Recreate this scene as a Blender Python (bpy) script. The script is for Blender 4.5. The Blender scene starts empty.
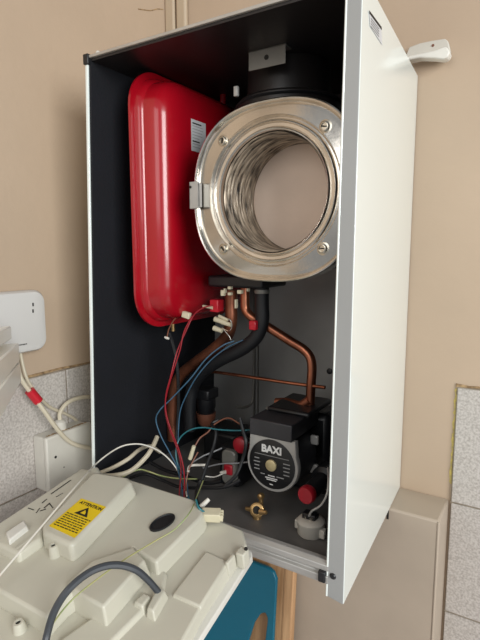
import bpy, bmesh, math, random
from mathutils import Vector, Matrix
random.seed(7)
C = bpy.context.scene.collection
S = bpy.context.scene
# ------------------------------------------------------------------ camera
YAW, PITCH, ROLL, FPX = .5557, .1364, -.0023, 498.65
CAM = Vector((.6529, -.5859, .4646))
_f = Vector((-math.sin(YAW)*math.cos(PITCH), math.cos(YAW)*math.cos(PITCH), -math.sin(PITCH)))
_r = Vector((math.cos(YAW), math.sin(YAW), 0)); _u = _r.cross(_f)
_c, _s = math.cos(ROLL), math.sin(ROLL)
_r, _u = _c*_r + _s*_u, -_s*_r + _c*_u
cd = bpy.data.cameras.new('camera'); cam = bpy.data.objects.new('camera', cd); C.objects.link(cam)
cd.sensor_fit = 'VERTICAL'; cd.sensor_height = 24; cd.sensor_width = 18; cd.lens = 24*FPX/640
cd.clip_start = .01
cam.matrix_world = Matrix(((_r.x, _u.x, -_f.x, CAM.x), (_r.y, _u.y, -_f.y, CAM.y), (_r.z, _u.z, -_f.z, CAM.z), (0, 0, 0, 1)))
S.camera = cam
# ------------------------------------------------------------------ light
S.view_settings.view_transform = 'Standard'; S.view_settings.look = 'None'
S.view_settings.gamma = 1; S.view_settings.exposure = 0; S.view_settings.use_curve_mapping = False
wd = bpy.data.worlds.new('room_light'); S.world = wd; wd.use_nodes = True
wd.node_tree.nodes['Background'].inputs[0].default_value = (.96, .98, 1, 1)
wd.node_tree.nodes['Background'].inputs[1].default_value = .36
def area(name, loc, target, sx, sy, power, col):
    l = bpy.data.lights.new(name, 'AREA'); l.shape = 'RECTANGLE'; l.size = sx; l.size_y = sy; l.energy = power; l.color = col
    o = bpy.data.objects.new(name, l); C.objects.link(o); o.location = loc
    o.rotation_euler = (Vector(target)-Vector(loc)).to_track_quat('-Z', 'Y').to_euler()
area('window_daylight', (3.5, -1.75, 1.15), (.0, .1, .35), 1.8, 1.8, 128, (.98, 1, .99))
area('front_fill', (.3, -2.2, 1.1), (.2, .2, .3), 1.4, 1.0, 11, (1, .985, .96))  # fill lamp added on the camera side to brighten the boiler's interior

# ------------------------------------------------------------------ helpers
def at(px, py, X=None, Y=None, Z=None):
    """point of the place seen at a pixel, on the plane X=, Y= or Z="""
    d = _f + _r*((px-240)/FPX) - _u*((py-320)/FPX)
    t = (X-CAM.x)/d.x if X is not None else (Y-CAM.y)/d.y if Y is not None else (Z-CAM.z)/d.z
    return CAM + d*t
def lin(c):
    return tuple(((v/255)/12.92 if v/255 <= .04045 else ((v/255+.055)/1.055)**2.4) for v in c) + (1,)
MATS = {}
def mat(name, rgb, rough=.5, metal=0, var=0, scale=20, bump=0, bscale=None, rgb2=None, stretch=None, coat=0):
    m = bpy.data.materials.new(name); m.use_nodes = True; n = m.node_tree.nodes; l = m.node_tree.links
    b = n['Principled BSDF']; b.inputs['Roughness'].default_value = rough; b.inputs['Metallic'].default_value = metal
    b.inputs['Coat Weight'].default_value = coat; b.inputs['Coat Roughness'].default_value = .12
    tc = n.new('ShaderNodeTexCoord'); mp = n.new('ShaderNodeMapping'); l.new(tc.outputs['Object'], mp.inputs[0])
    if stretch: mp.inputs['Scale'].default_value = stretch
    nz = n.new('ShaderNodeTexNoise'); nz.inputs['Scale'].default_value = scale; nz.inputs['Detail'].default_value = 5
    l.new(mp.outputs[0], nz.inputs['Vector'])
    rp = n.new('ShaderNodeValToRGB'); a = lin(rgb)
    bcol = lin(rgb2) if rgb2 else tuple(max(0, v*(1-var)) for v in a[:3])+(1,)
    rp.color_ramp.elements[0].color = bcol; rp.color_ramp.elements[1].color = a
    rp.color_ramp.elements[0].position = .32; rp.color_ramp.elements[1].position = .62
    l.new(nz.outputs['Fac'], rp.inputs[0]); l.new(rp.outputs[0], b.inputs['Base Color'])
    if bump:
        n2 = n.new('ShaderNodeTexNoise'); n2.inputs['Scale'].default_value = bscale or scale*3; n2.inputs['Detail'].default_value = 6
        l.new(mp.outputs[0], n2.inputs['Vector'])
        bp = n.new('ShaderNodeBump'); bp.inputs['Strength'].default_value = bump; bp.inputs['Distance'].default_value = .002
        l.new(n2.outputs['Fac'], bp.inputs['Height']); l.new(bp.outputs[0], b.inputs['Normal'])
    MATS[name] = m; return m
mat('wall_paint', (190, 168, 145), .6, 0, .09, 3.5, .25, 60)
mat('trim_paint', (190, 171, 146), .5, 0, .08, 9, .2, 50)
mat('boxing_paint', (178, 163, 146), .5, 0, .07, 12, .15, 60)
mat('tile', (198, 192, 186), .35, 0, 0, 260, .15, 200, rgb2=(164, 157, 150))
mat('grout', (150, 138, 122), .9, 0, .2, 60, .4)
mat('old_plaster', (178, 150, 112), .95, 0, 0, 90, .8, 120, rgb2=(104, 80, 56))
mat('old_adhesive', (206, 186, 104), .9, 0, 0, 120, .6, 150, rgb2=(176, 160, 110))
mat('worktop', (200, 190, 188), .4, 0, .1, 40)
mat('white_enamel', (240, 247, 243), .16, 0, .01, 3, coat=.6)
mat('flange_grey', (158, 159, 158), .4, 0, .04, 6)
mat('edge_steel', (188, 184, 176), .4, .4, .1, 30)
mat('navy_foam', (9, 12, 21), .8, 0, .25, 14, .3, 220)
mat('black_foam', (38, 35, 35), .38, 0, .25, 9, .08, 120)
mat('dark_steel', (170, 170, 168), .42, .3, .2, 7, .2, 30)
mat('tray_steel', (128, 126, 124), .45, .35, .3, 12, .15, 90)
mat('rail_metal', (178, 176, 172), .4, .35, .18, 14, stretch=(1, 6, 6))
mat('red_paint', (166, 10, 28), .26, 0, .12, 6, coat=.5)
mat('chrome', (226, 221, 212), .2, 1, .25, 14, .5, 16)
mat('ring_steel', (206, 200, 186), .24, 1, .22, 20, .2, 14)
mat('coil_soot', (196, 180, 160), .42, .4, 0, 48, 1, 70, rgb2=(26, 21, 19), stretch=(.7, 5, .7))
mat('insulation', (236, 214, 196), .9, 0, .08, 12, .3, 80)
mat('copper', (190, 122, 94), .3, .9, 0, 18, .1, 60, rgb2=(128, 76, 56))
mat('old_copper', (158, 98, 72), .42, .7, 0, 18, .1, 60, rgb2=(92, 58, 44))
mat('brass', (200, 164, 112), .36, .8, .35, 60)
mat('pale_brass', (206, 190, 146), .4, .4, .2, 60)
mat('black_plastic', (26, 27, 30), .4, 0, .2, 30)
mat('black_rubber', (22, 24, 28), .55, 0, .2, 40)
mat('pump_black', (58, 58, 62), .42, .2, .2, 20)
mat('pump_grey', (178, 176, 172), .42, .2, .1, 60)
mat('badge_black', (30, 30, 32), .35, 0, .1, 40)
mat('print_white', (222, 222, 220), .5)
mat('print_grey', (150, 150, 150), .5)
mat('print_black', (24, 22, 18), .6)
mat('cream_plastic', (202, 199, 184), .32, 0, .05, 7, .04, 60)
mat('pale_plastic', (226, 224, 216), .35, 0, .03, 7)
mat('old_white_plastic', (206, 202, 192), .45, 0, .08, 20)
mat('router_white', (208, 206, 203), .4, 0, .02, 5)
mat('gloss_white', (250, 247, 236), .25, 0, .04, 12)
mat('label_yellow', (240, 206, 16), .45, 0, .06, 30)
mat('label_paper', (206, 206, 208), .6, 0, .04, 60)
mat('connector_cream', (214, 206, 178), .4, 0, .1, 60)
mat('dull_grey', (132, 130, 124), .45, .3, .15, 30)
mat('grey_hose', (62, 66, 72), .45, 0, .12, 30)
mat('wire_white', (220, 216, 206), .4); mat('wire_cream', (200, 190, 168), .45)
mat('wire_red', (150, 26, 38), .4); mat('wire_blue', (62, 98, 124), .4); mat('wire_teal', (44, 112, 122), .4)
mat('wire_black', (20, 21, 24), .45); mat('wire_earth', (176, 174, 118), .45, 0, 0, 30, rgb2=(140, 158, 104))
mat('wire_brown', (120, 74, 56), .45); mat('wire_grey', (150, 152, 155), .4)
mat('tape_red', (190, 26, 44), .35)
mat('dull_red', (160, 22, 38), .4, 0, .1, 40)
mat('teal_board', (2, 98, 122), .4, 0, .06, 12, .1, 120)
mat('wood', (188, 148, 108), .5, 0, 0, 16, .1, 40, rgb2=(156, 116, 80), stretch=(6, 2, .4))
mat('wood_edge', (204, 164, 122), .5, 0, 0, 16, .1, 40, rgb2=(172, 132, 94), stretch=(6, 2, .4))

WO = {}   # world origin of each object
def place(o, origin, parent):
    WO[o.name] = Vector(origin)
    if parent is not None:
        o.parent = parent; o.location = Vector(origin)-WO[parent.name]
    else: o.location = origin
def tag(o, label=None, cat=None, group=None, kind=None):
    for k, v in (('label', label), ('category', cat), ('group', group), ('kind', kind)):
        if v: o[k] = v
    return o
def thing(name, origin, label, cat, group=None):
    o = bpy.data.objects.new(name, None); C.objects.link(o); o.empty_display_size = .02
    place(o, origin, None); return tag(o, label, cat, group)
def obj(name, bm, m, parent=None, bevel=0, seg=2, sub=0, smooth=True, label=None, recalc=True):
    if recalc: bmesh.ops.recalc_face_normals(bm, faces=bm.faces)
    vs = [v.co for v in bm.verts]
    mn = Vector([min(v[i] for v in vs) for i in range(3)]); mx = Vector([max(v[i] for v in vs) for i in range(3)])
    o0 = (mn+mx)/2
    bmesh.ops.translate(bm, verts=bm.verts, vec=-o0)
    me = bpy.data.meshes.new(name); bm.to_mesh(me); bm.free()
    me.materials.append(MATS[m])
    if smooth:
        for p in me.polygons: p.use_smooth = True
    o = bpy.data.objects.new(name, me); C.objects.link(o); place(o, o0, parent)
    if bevel:
        b = o.modifiers.new('bevel', 'BEVEL'); b.width = bevel; b.segments = seg; b.limit_method = 'ANGLE'; b.angle_limit = math.radians(30)
    if sub:
        s = o.modifiers.new('sub', 'SUBSURF'); s.levels = sub; s.render_levels = sub
    if smooth:
        try: me.set_sharp_from_angle(angle=math.radians(38))
        except Exception: pass
    if label: o['label'] = label
    return o
def hexa(bm, p):      # 8 corners: bottom ring (4) then top ring (4)
    v = [bm.verts.new(q) for q in p]
    for f in ((0,1,2,3), (7,6,5,4), (0,4,5,1), (1,5,6,2), (2,6,7,3), (3,7,4,0)): bm.faces.new([v[i] for i in f])
def bx(bm, x0, x1, y0, y1, z0, z1, M=None):
    p = [Vector(q) for q in ((x0,y0,z0),(x1,y0,z0),(x1,y1,z0),(x0,y1,z0),(x0,y0,z1),(x1,y0,z1),(x1,y1,z1),(x0,y1,z1))]
    hexa(bm, [M @ q for q in p] if M else p); return bm
def box(*a, **k): return bx(bmesh.new(), *a, **k)
def loft(bm, rings, cap0=True, cap1=True):
    R = [[bm.verts.new(p) for p in r] for r in rings]; n = len(R[0])
    for a, b in zip(R, R[1:]):
        for i in range(n): bm.faces.new((a[i], a[(i+1)%n], b[(i+1)%n], b[i]))
    if cap0: bm.faces.new(R[0][::-1])
    if cap1: bm.faces.new(R[-1])
    return bm
def basis(ax):
    ax = Vector(ax).normalized(); t = Vector((0,0,1)) if abs(ax.z) < .9 else Vector((1,0,0))
    a = ax.cross(t).normalized(); return a, ax.cross(a), ax
def lathe(bm, c, ax, prof, n=32, cap0=True, cap1=True):   # prof: (radius, distance along ax)
    a, b, d = basis(ax); c = Vector(c)
    return loft(bm, [[c + d*h + (a*math.cos(2*math.pi*i/n)+b*math.sin(2*math.pi*i/n))*max(r, 1e-5) for i in range(n)] for r, h in prof], cap0, cap1)
def cyl(bm, p0, p1, r, r1=None, n=20):
    p0, p1 = Vector(p0), Vector(p1); return lathe(bm, p0, p1-p0, [(r, 0), (r if r1 is None else r1, (p1-p0).length)], n)
def spline(pts, k=8):
    P = [Vector(p) for p in pts]; P = [2*P[0]-P[1]]+P+[2*P[-1]-P[-2]]; out = []
    for i in range(1, len(P)-2):
        for j in range(k):
            t = j/k; a, b, c, d = P[i-1:i+3]
            out.append(.5*((2*b)+(c-a)*t+(2*a-5*b+4*c-d)*t*t+(3*b-a-3*c+d)*t**3))
    out.append(P[-2]); return out
def tube(bm, pts, r, n=10, k=8, smooth=True):
    P = spline(pts, k) if smooth else [Vector(p) for p in pts]
    t = (P[1]-P[0]).normalized(); a = basis(t)[0]; rings = []
    for i, p in enumerate(P):
        t = (P[min(i+1, len(P)-1)]-P[max(i-1, 0)]).normalized()
        a = (a - t*a.dot(t)).normalized(); b = t.cross(a)
        rings.append([p+(a*math.cos(2*math.pi*j/n)+b*math.sin(2*math.pi*j/n))*r for j in range(n)])
    return loft(bm, rings)
def prism(bm, poly, ext):    # planar polygon (3D points) extruded along ext
    a = [Vector(p) for p in poly]; e = Vector(ext)
    return loft(bm, [a, [p+e for p in a]])
def rrect(w, h, r, n=6):     # centred rounded rectangle, 2D
    out = []
    for cx, cy, a0 in ((w/2-r, h/2-r, 0), (-w/2+r, h/2-r, 90), (-w/2+r, -h/2+r, 180), (w/2-r, -h/2+r, 270)):
        for i in range(n+1):
            a = math.radians(a0+90*i/n); out.append((cx+r*math.cos(a), cy+r*math.sin(a)))
    return out
def text(name, body, m, parent, o, ux, uy, size, thick=.0004, extra=.0, align='CENTER', label=None):
    ux = Vector(ux).normalized(); uy = Vector(uy); uy = (uy-ux*uy.dot(ux)).normalized(); uz = ux.cross(uy)
    cu = bpy.data.curves.new('lettering', 'FONT'); cu.body = body; cu.size = size; cu.align_x = align; cu.align_y = 'CENTER'
    cu.extrude = thick; cu.offset = extra; cu.resolution_u = 3
    t = bpy.data.objects.new('lettering', cu); C.objects.link(t)
    dg = bpy.context.evaluated_depsgraph_get(); me = bpy.data.meshes.new_from_object(t.evaluated_get(dg))
    bm = bmesh.new(); bm.from_mesh(me); bpy.data.objects.remove(t); bpy.data.meshes.remove(me); bpy.data.curves.remove(cu)
    M = Matrix(((ux.x, uy.x, uz.x, o[0]), (ux.y, uy.y, uz.y, o[1]), (ux.z, uy.z, uz.z, o[2]), (0,0,0,1)))
    bm.transform(M); return obj(name, bm, m, parent, smooth=False, recalc=False, label=label)

# ------------------------------------------------------------------ dimensions
W, H, D = .45, .7732, .379
XL = -.141                      # left wall plane
# ------------------------------------------------------------------ setting
wb = tag(obj('wall_back', box(XL-.1, 1.9, D, D+.1, -.45, 1.9), 'wall_paint', smooth=False), kind='structure')
wl = tag(obj('wall_left', box(XL-.1, XL, -1.6, D, -.45, 1.9), 'wall_paint', smooth=False), kind='structure')
# tiles on the left wall
def tiles(name, parent, axis, a_edges, z_edges, t=.006, gap=.003):
    bm = bmesh.new()
    for a0, a1 in zip(a_edges, a_edges[1:]):
        for z0, z1 in zip(z_edges, z_edges[1:]):
            if axis == 'Y': bx(bm, XL, XL+t, a0+gap/2, a1-gap/2, z0+gap/2, z1-gap/2)
            else: bx(bm, a0+gap/2, a1-gap/2, D-t, D, z0+gap/2, z1-gap/2)
    o = obj(name, bm, 'tile', parent, bevel=.0012)
    b2 = bmesh.new()
    a0, a1, z0, z1 = a_edges[0], a_edges[-1], z_edges[0], z_edges[-1]
    if axis == 'Y': bx(b2, XL, XL+t*.6, a0, a1, z0, z1)
    else: bx(b2, a0, a1, D-t*.6, D, z0, z1)
    obj('grout', b2, 'grout', o, smooth=False)
    return o
tiles('tiling', wl, 'Y', [-.82, -.607, -.391, -.175, .041, .257, D-.002], [-.449, -.402, -.19, .026, .238])
tiles('tiling', wb, 'X', [.5225, .74, .96, 1.18, 1.4], [-.449, -.228, -.004, .219])
def ragged(name, parent, pts, w, off, m, depth):   # rough strip along a line
    bm = bmesh.new(); rings = []
    a, b = Vector(pts[0]), Vector(pts[1]); d = b-a; w = Vector(w); off = Vector(off)
    for i in range(41):
        p = a+d*i/40; k1 = random.uniform(-.3, .5); k2 = random.uniform(.55, 1.2)
        rings.append([p+w*k1, p+w*k2, p+w*k2+off*random.uniform(.4, 1), p+w*k1+off*random.uniform(.4, 1)])
    loft(bm, rings); return obj(name, bm, m, parent)
ragged('plaster_edge', wl, ((XL-.001, -.8, .238), (XL-.001, D-.03, .238)), (0, 0, .005), (.004, 0, 0), 'old_plaster', 0)
ragged('plaster_edge', wb, ((.52, D+.001, .219), (1.4, D+.001, .219)), (0, 0, .005), (0, -.004, 0), 'old_plaster', 0)
ragged('adhesive_line', wb, ((.5185, D+.001, .03), (.5185, D+.001, .215)), (.004, 0, 0), (0, -.003, 0), 'old_adhesive', 0)
# small scar in the paint at the top left
bm = bmesh.new()
tube(bm, [at(138, 9, X=XL), at(150, 10.5, X=XL), at(157, 9, X=XL), at(163, 9.5, X=XL)], .0012, 6, 4)
obj('paint_crack', bm, 'old_plaster', wl)
# pipe boxings in the corner, above and below
t1 = tag(obj('trim_1', box(XL, -.113, .366, D, .3, 1.9), 'trim_paint', bevel=.005), kind='structure')
t2 = tag(obj('trim_2', box(-.108, -.080, .366, D, .3, 1.9), 'trim_paint', bevel=.005), kind='structure')
bm = box(.06, .519, .284, D, -.449, -.0005)
def rx(y): return W - .0218*y/D
t3 = tag(obj('trim_3', bm, 'boxing_paint', bevel=.004), kind='structure')
obj('chipped_notch', box(rx(D)+.0005, rx(D)+.004, .2832, .288, -.022, -.004), 'print_black', t3, smooth=False)
obj('edge_bead', box(.5155, .5203, .2825, .287, -.449, -.002), 'boxing_paint', t3, bevel=.002)
tag(obj('worktop', box(XL-.02, 1.5, -.55, D, -.49, -.45), 'worktop', bevel=.003), kind='structure')

# ------------------------------------------------------------------ boiler
B = thing('boiler', (.2, D, 0), 'open white wall-hung boiler with its front cover off, pipes and pump inside', 'boiler')
def leftx(z): return -.03*(1-z/H)
# left side panel with dark liner
def skew(x0, x1, y0, y1, z0, z1):
    b = bmesh.new()
    hexa(b, [(leftx(z0)+x0, y0, z0), (leftx(z0)+x1, y0, z0), (leftx(z0)+x1, y1, z0), (leftx(z0)+x0, y1, z0),
             (leftx(z1)+x0, y0, z1), (leftx(z1)+x1, y0, z1), (leftx(z1)+x1, y1, z1), (leftx(z1)+x0, y1, z1)]); return b
lp = obj('side_panel', skew(0, .0055, 0, D-.002, 0, H), 'white_enamel', B, bevel=.001, label='white left side panel')
obj('liner', skew(.0055, .010, .003, D-.006, .03, H-.006), 'navy_foam', lp, smooth=False)
# right side panel: leans inwards towards the wall
def rx(y): return W - .0218*y/D
b = bmesh.new()
hexa(b, [(W-.0025, 0, 0), (W, 0, 0), (rx(D), D-.002, 0), (rx(D)-.0025, D-.002, 0), (W-.0005, 0, H), (W+.002, 0, H), (rx(D), D-.002, H), (rx(D)-.0025, D-.002, H)])
rp = obj('side_panel', b, 'white_enamel', B, bevel=.0008, label='glossy white right side panel')
b = bmesh.new()
fi = lambda z: .4262+.0075*z/H
fo = lambda z: W-.0008+.0022*z/H
hexa(b, [(fi(.004), -.0012, .004), (fo(0), -.0012, 0), (fo(0), .0012, 0), (fi(.004), .0012, .004), (fi(H), -.0012, H), (fo(H), -.0012, H), (fo(H), .0012, H), (fi(H), .0012, H)])
fl = obj('front_flange', b, 'flange_grey', rp, bevel=.0006)
b = bmesh.new(); tube(b, [(fi(.004), -.0002, .004), (fi(H), -.0002, H)], .0017, 10, 1, smooth=False); obj('rolled_edge', b, 'white_enamel', rp)
obj('return_flange', box(W-.0180, W-.0165, .0012, .014, .012, H-.01), 'flange_grey', rp, bevel=.0005)
b = bmesh.new()
hexa(b, [(W-.006, .02, .03), (W-.003, .02, .03), (rx(D)-.003, D-.006, .03), (rx(D)-.006, D-.006, .03), (W-.006, .02, H-.006), (W-.003, .02, H-.006), (rx(D)-.003, D-.006, H-.006), (rx(D)-.006, D-.006, H-.006)])
obj('liner', b, 'navy_foam', rp, smooth=False)
p = at(333, 576, Y=-.001); b = lathe(bmesh.new(), p, (0, -1, 0), [(.0042, 0), (.0045, .001), (.003, .0026), (.0001, .003)], 20)
obj('screw', b, 'black_plastic', rp)
# stickers on the right panel
def on_right(px, py, off=.0004):
    # solve on the leaning plane
    n = Vector((1, .0238/D, -.0024)); o = Vector((W+.002+off, 0, H)); d = at(px, py, X=0)-CAM
    return CAM + d*((o-CAM).dot(n)/d.dot(n))
q = [on_right(369, 11), on_right(381, 27), on_right(382, 45), on_right(370, 26)]
st = obj('sticker', prism(bmesh.new(), q, (.0003, 0, 0)), 'label_paper', rp, smooth=False)
q2 = [on_right(369.3, 10.5, .0009), on_right(381.4, 27, .0009), on_right(381.7, 30, .0009), on_right(369.6, 13.5, .0009)]
obj('sticker_print', prism(bmesh.new(), q2, (.0003, 0, 0)), 'print_black', st, smooth=False)
for k in range(4):
    y0 = 18+2.6*k
    q2 = [on_right(371, y0, .0009), on_right(379, y0+10.5, .0009), on_right(379, y0+11.2, .0009), on_right(371, y0+.7, .0009)]
    obj('sticker_print', prism(bmesh.new(), q2, (.0003, 0, 0)), 'print_grey', st, smooth=False)
# top panel
def trap(x0, m, y0, y1, z0, z1):   # plate whose right side follows the leaning panel, m short of it
    b = bmesh.new(); hexa(b, [(x0, y0, z0), (rx(y0)-m, y0, z0), (rx(y1)-m, y1, z0), (x0, y1, z0), (x0, y0, z1), (rx(y0)-m, y0, z1), (rx(y1)-m, y1, z1), (x0, y1, z1)]); return b
tp = obj('top_panel', trap(0, .003, 0, D-.002, H-.0045, H), 'edge_steel', B, bevel=.0008, label='steel top panel with black lining underneath')
obj('liner', trap(.006, .0065, .004, D-.006, H-.0085, H-.0045), 'black_foam', tp, smooth=False)
obj('corner_cap', box(-.002, .009, -.003, .008, H-.014, H+.002), 'black_plastic', tp, bevel=.0015)
p = at(97, 53, Y=.004); obj('corner_clip', lathe(bmesh.new(), (p.x, .006, H), (0, 0, 1), [(.004, 0), (.003, .004), (.001, .005)], 12), 'old_white_plastic', tp)
p = at(267, 48, Z=H-.0085); y = max(.05, p.y)
q0, q1 = at(249, 50, Y=y), at(286, 45, Y=y)
br = obj('hanging_bracket', box(q0.x, q1.x, y-.0015, y, H-.036, H-.0085), 'dull_grey', tp, bevel=.001)
pc = at(267, 55, Y=y); obj('bracket_hole', lathe(bmesh.new(), (pc.x, y-.0012, H-.022), (0, -1, 0), [(.0038, 0), (.0038, .0008)], 16), 'print_black', br)
obj('bracket_flange', box(q0.x, q1.x, y-.0015, y+.02, H-.0105, H-.0085), 'dull_grey', br, bevel=.0005)
# back panel with pressed ribs
bp_ = obj('back_panel', box(-.026, rx(D)-.006, D-.010, D-.002, .02, H-.009), 'dark_steel', B, smooth=False)
obj('rib', box(.097, .1015, D-.016, D-.010, .05, .42), 'dull_grey', bp_, bevel=.0015)
obj('rib', box(.107, .110, D-.014, D-.010, .05, .42), 'dull_grey', bp_, bevel=.001)
# floor tray and front rail
tr = obj('bottom_tray', trap(-.022, .0065, .006, D-.010, .030, .036), 'tray_steel', B, smooth=False)
ra = bmesh.new()
prof = [(.010, .022), (-.003, .022), (-.004, .026), (-.004, .033), (.001, .035), (.001, .037), (-.002, .040), (-.002, .047), (.004, .052), (.012, .052)]
loft(ra, [[Vector((x, y, z)) for y, z in prof] for x in (-.022, W-.022)])
rl = obj('front_rail', ra, 'rail_metal', B, bevel=.0008)
p = at(323, 574, Y=-.004); obj('corner_block', box(W-.035, W-.0245, -.007, .004, .024, .040), 'black_plastic', rl, bevel=.002)
p = at(313, 577, Y=0); obj('drain_nipple', lathe(bmesh.new(), (.385, .02, .030), (0, 0, -1), [(.008, 0), (.008, .008), (.005, .009), (.005, .02)], 18), 'brass', B)

# --- expansion vessel: flat pan standing on edge
VX, VY0, VY1, VZ0, VZ1 = .040, .033, .345, .331, .7625
vw, vh = VY1-VY0, VZ1-VZ0; vcy, vcz = (VY0+VY1)/2, (VZ0+VZ1)/2
rings = []
for dx, ins, r in ((0, .045, .04), (.001, .030, .045), (.006, .016, .055), (.014, .010, .058), (.017, .009, .058), (.018, .0, .064), (.0225, .0, .064),
                   (.0235, .009, .058), (.030, .010, .058), (.034, .012, .058), (.036, .015, .056), (.056, .017, .056), (.066, .021, .054), (.073, .030, .050), (.0765, .042, .042), (.0775, .06, .03)):
    rings.append([Vector((VX+dx, vcy+a, vcz+c)) for a, c in rrect(vw-2*ins, vh-2*ins, r, 9)])
ev = obj('expansion_vessel', loft(bmesh.new(), rings), 'red_paint', B, label='glossy red expansion vessel')
vx1 = VX+.0778
q = [at(191.5, 117.5, X=vx1), at(205.5, 125, X=vx1), at(206, 157, X=vx1), at(191, 148, X=vx1)]
ya = (q[0].y+q[3].y)/2; yb = (q[1].y+q[2].y)/2; za = (q[0].z+q[1].z)/2; zb = (q[2].z+q[3].z)/2
rl_ = obj('rating_label', box(vx1, vx1+.0004, ya, yb, zb, za), 'label_paper', ev, smooth=False)
for k in range(9):
    z = za-.005-k*(za-zb-.008)/9; l = random.uniform(.5, .95)
    obj('label_print', box(vx1+.0004, vx1+.0006, ya+.003, ya+.003+(yb-ya-.006)*l, z-(.0022 if k in (0, 6) else .0012), z), 'print_black' if k in (0, 6) else 'print_grey', rl_, smooth=False)
p = Vector((VX+.03, .25, VZ1-.02)); obj('mounting_stud', cyl(bmesh.new(), (VX+.05, .26, VZ1-.025), (VX+.05, .26, H-.008), .006), 'red_paint', ev)
p = at(173, 326, Y=.17); obj('connection_stud', tube(bmesh.new(), [(p.x, .17, VZ0+.03), (p.x, .17, p.z-.010)], .004, 12, 2), 'brass', ev)

# --- heat exchanger
HX, HZ, HY = .304, .5485, .060
def sup(y, a, c, n, N=72):
    out = []
    for i in range(N):
        t = 2*math.pi*i/N; cs, sn = math.cos(t), math.sin(t)
        out.append(Vector((HX+a*math.copysign(abs(cs)**(2/n), cs), y, HZ+c*math.copysign(abs(sn)**(2/n), sn))))
    return out
rr = []
for y, s, n in ((.078, .972, 2.5), (.082, .985, 2.5), (.082, 1.0, 2.5), (.060, 1.0, 2.5), (.0565, .994, 2.5), (.0555, .982, 2.5), (.0565, .970, 2.48), (.0605, .962, 2.46), (.0625, .950, 2.44), (.0615, .925, 2.4), (.0605, .915, 2.35)):
    rr.append(sup(y, .135*s, .128*s, n))
for y, r in ((.0600, .1075), (.0595, .1065), (.0620, .1055), (.0640, .1035), (.0635, .1015), (.0600, .0990), (.0595, .0975), (.0625, .0955), (.0630, .0915), (.0600, .0895), (.0590, .0880), (.0600, .0865), (.065, .0855), (.075, .0855)):
    rr.append(sup(y, r, r, 2))
hx = obj('heat_exchanger', loft(bmesh.new(), rr, False, False), 'chrome', B, label='polished steel heat exchanger with open round mouth')
b = bmesh.new()    # inner coil: rings of tube lining the chamber
cr = []
for i in range(61):
    y = .066+.090*i/60; cr.append(sup(y, .0845-.0022*abs(math.sin(i*math.pi/6)), .0845-.0022*abs(math.sin(i*math.pi/6)), 2))
loft(b, cr, False, False); obj('coil', b, 'coil_soot', hx)
b = lathe(bmesh.new(), (HX, .1625, HZ), (0, -1, 0), [(.0855, 0), (.0855, .006), (.083, .008), (.04, .0085), (.0001, .0085)], 64); obj('insulation_disc', b, 'insulation', hx)
b = lathe(bmesh.new(), (HX, .079, HZ), (0, 1, 0), [(.115, 0), (.118, .004), (.118, .14), (.112, .15), (.05, .152)], 56, False); obj('drum', b, 'black_plastic', hx)
for sx in (-1, 1):
    for sz in (-1, 1):
        x, z = HX+sx*.0815, HZ+sz*.080
        b = lathe(bmesh.new(), (x, .0612, z), (0, -1, 0), [(.0095, 0), (.0095, .0010), (.0068, .0015), (.0068, .0045), (.0055, .0055), (.0045, .0055), (.0045, .0035), (.0001, .0035)], 24)
        s = obj('screw', b, 'ring_steel', hx)
        a = random.uniform(0, 3); R_ = Matrix.Translation((x, .0565, z)) @ Matrix.Rotation(a, 4, 'Y')
        obj('slot', bx(bmesh.new(), -.005, .005, -.0004, .0004, -.0007, .0007, R_), 'print_black', s, smooth=False)
# side clip at the left rim
b = bmesh.new()
bx(b, .165, .183, .050, .0535, .531, .572); bx(b, .165, .1675, .050, .075, .531, .572); bx(b, .1810, .183, .050, .060, .533, .570)
cl = obj('side_clip', b, 'pump_grey', hx, bevel=.0012)
obj('clip_screw', lathe(bmesh.new(), (.168, .050, .564), (0, -1, 0), [(.0022, 0), (.002, .001), (.0001, .0015)], 12), 'print_black', cl)
obj('side_clip', box(W-.012, W-.0185+.001, .04, .055, .60, .625), 'pump_grey', hx, bevel=.0008)
# black flue hood above the exchanger
b = lathe(bmesh.new(), (.262, .200, .64), (0, 0, 1), [(.128, 0), (.128, .024), (.122, .032), (.088, .036), (.086, .066), (.082, .070), (.07, .072), (.068, .124)], 48)
fh = obj('flue_hood', b, 'black_foam', hx)
b = bmesh.new()
for k in range(1): lathe(b, (.262, .200, .700+.009*k), (0, 0, 1), [(.0875, 0), (.0895, .002), (.0875, .004)], 48, True, True)
obj('sealing_ribs', b, 'black_rubber', fh)
p = at(235, 90, Y=.10); obj('hood_clip', bx(bmesh.new(), p.x-.003, p.x+.004, .10, .106, p.z-.009, p.z+.006), 'pump_grey', fh, bevel=.001)
# manifold under the exchanger
b = bmesh.new(); p = at(214, 285, Y=.15); q = at(268, 290, Y=.15)
bx(b, p.x, q.x, .13, .22, q.z+.003, p.z+.018); mf = obj('manifold', b, 'black_plastic', B, bevel=.004)
for px, w_, py, h_ in ((222, 3, 293, 6), (229, 3, 288, 3), (229, 3, 294, 3), (239, 4, 292, 4), (235, 1, 304, 9), (224, 1, 291, 5), (247, 1, 290, 3)):
    a = at(px-w_/2, py-h_/2, Y=.112); c = at(px+w_/2, py+h_/2, Y=.112)
    obj('white_clip', bx(bmesh.new(), a.x, c.x, .112, .120, c.z, a.z), 'connector_cream', mf, bevel=.0006)
b = bmesh.new()
for px in (258, 262, 266):
    a = at(px, 291, Y=.150); lathe(b, a, (0, 0, 1), [(.0125, 0), (.0125, .002)], 16)
p = at(262, 291, Y=.155); obj('hose_clip', lathe(bmesh.new(), (p.x, .155, p.z-.004), (0, 0, 1), [(.0125, 0), (.0132, .001), (.0132, .006), (.0125, .007)], 24), 'dull_grey', mf)

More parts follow.
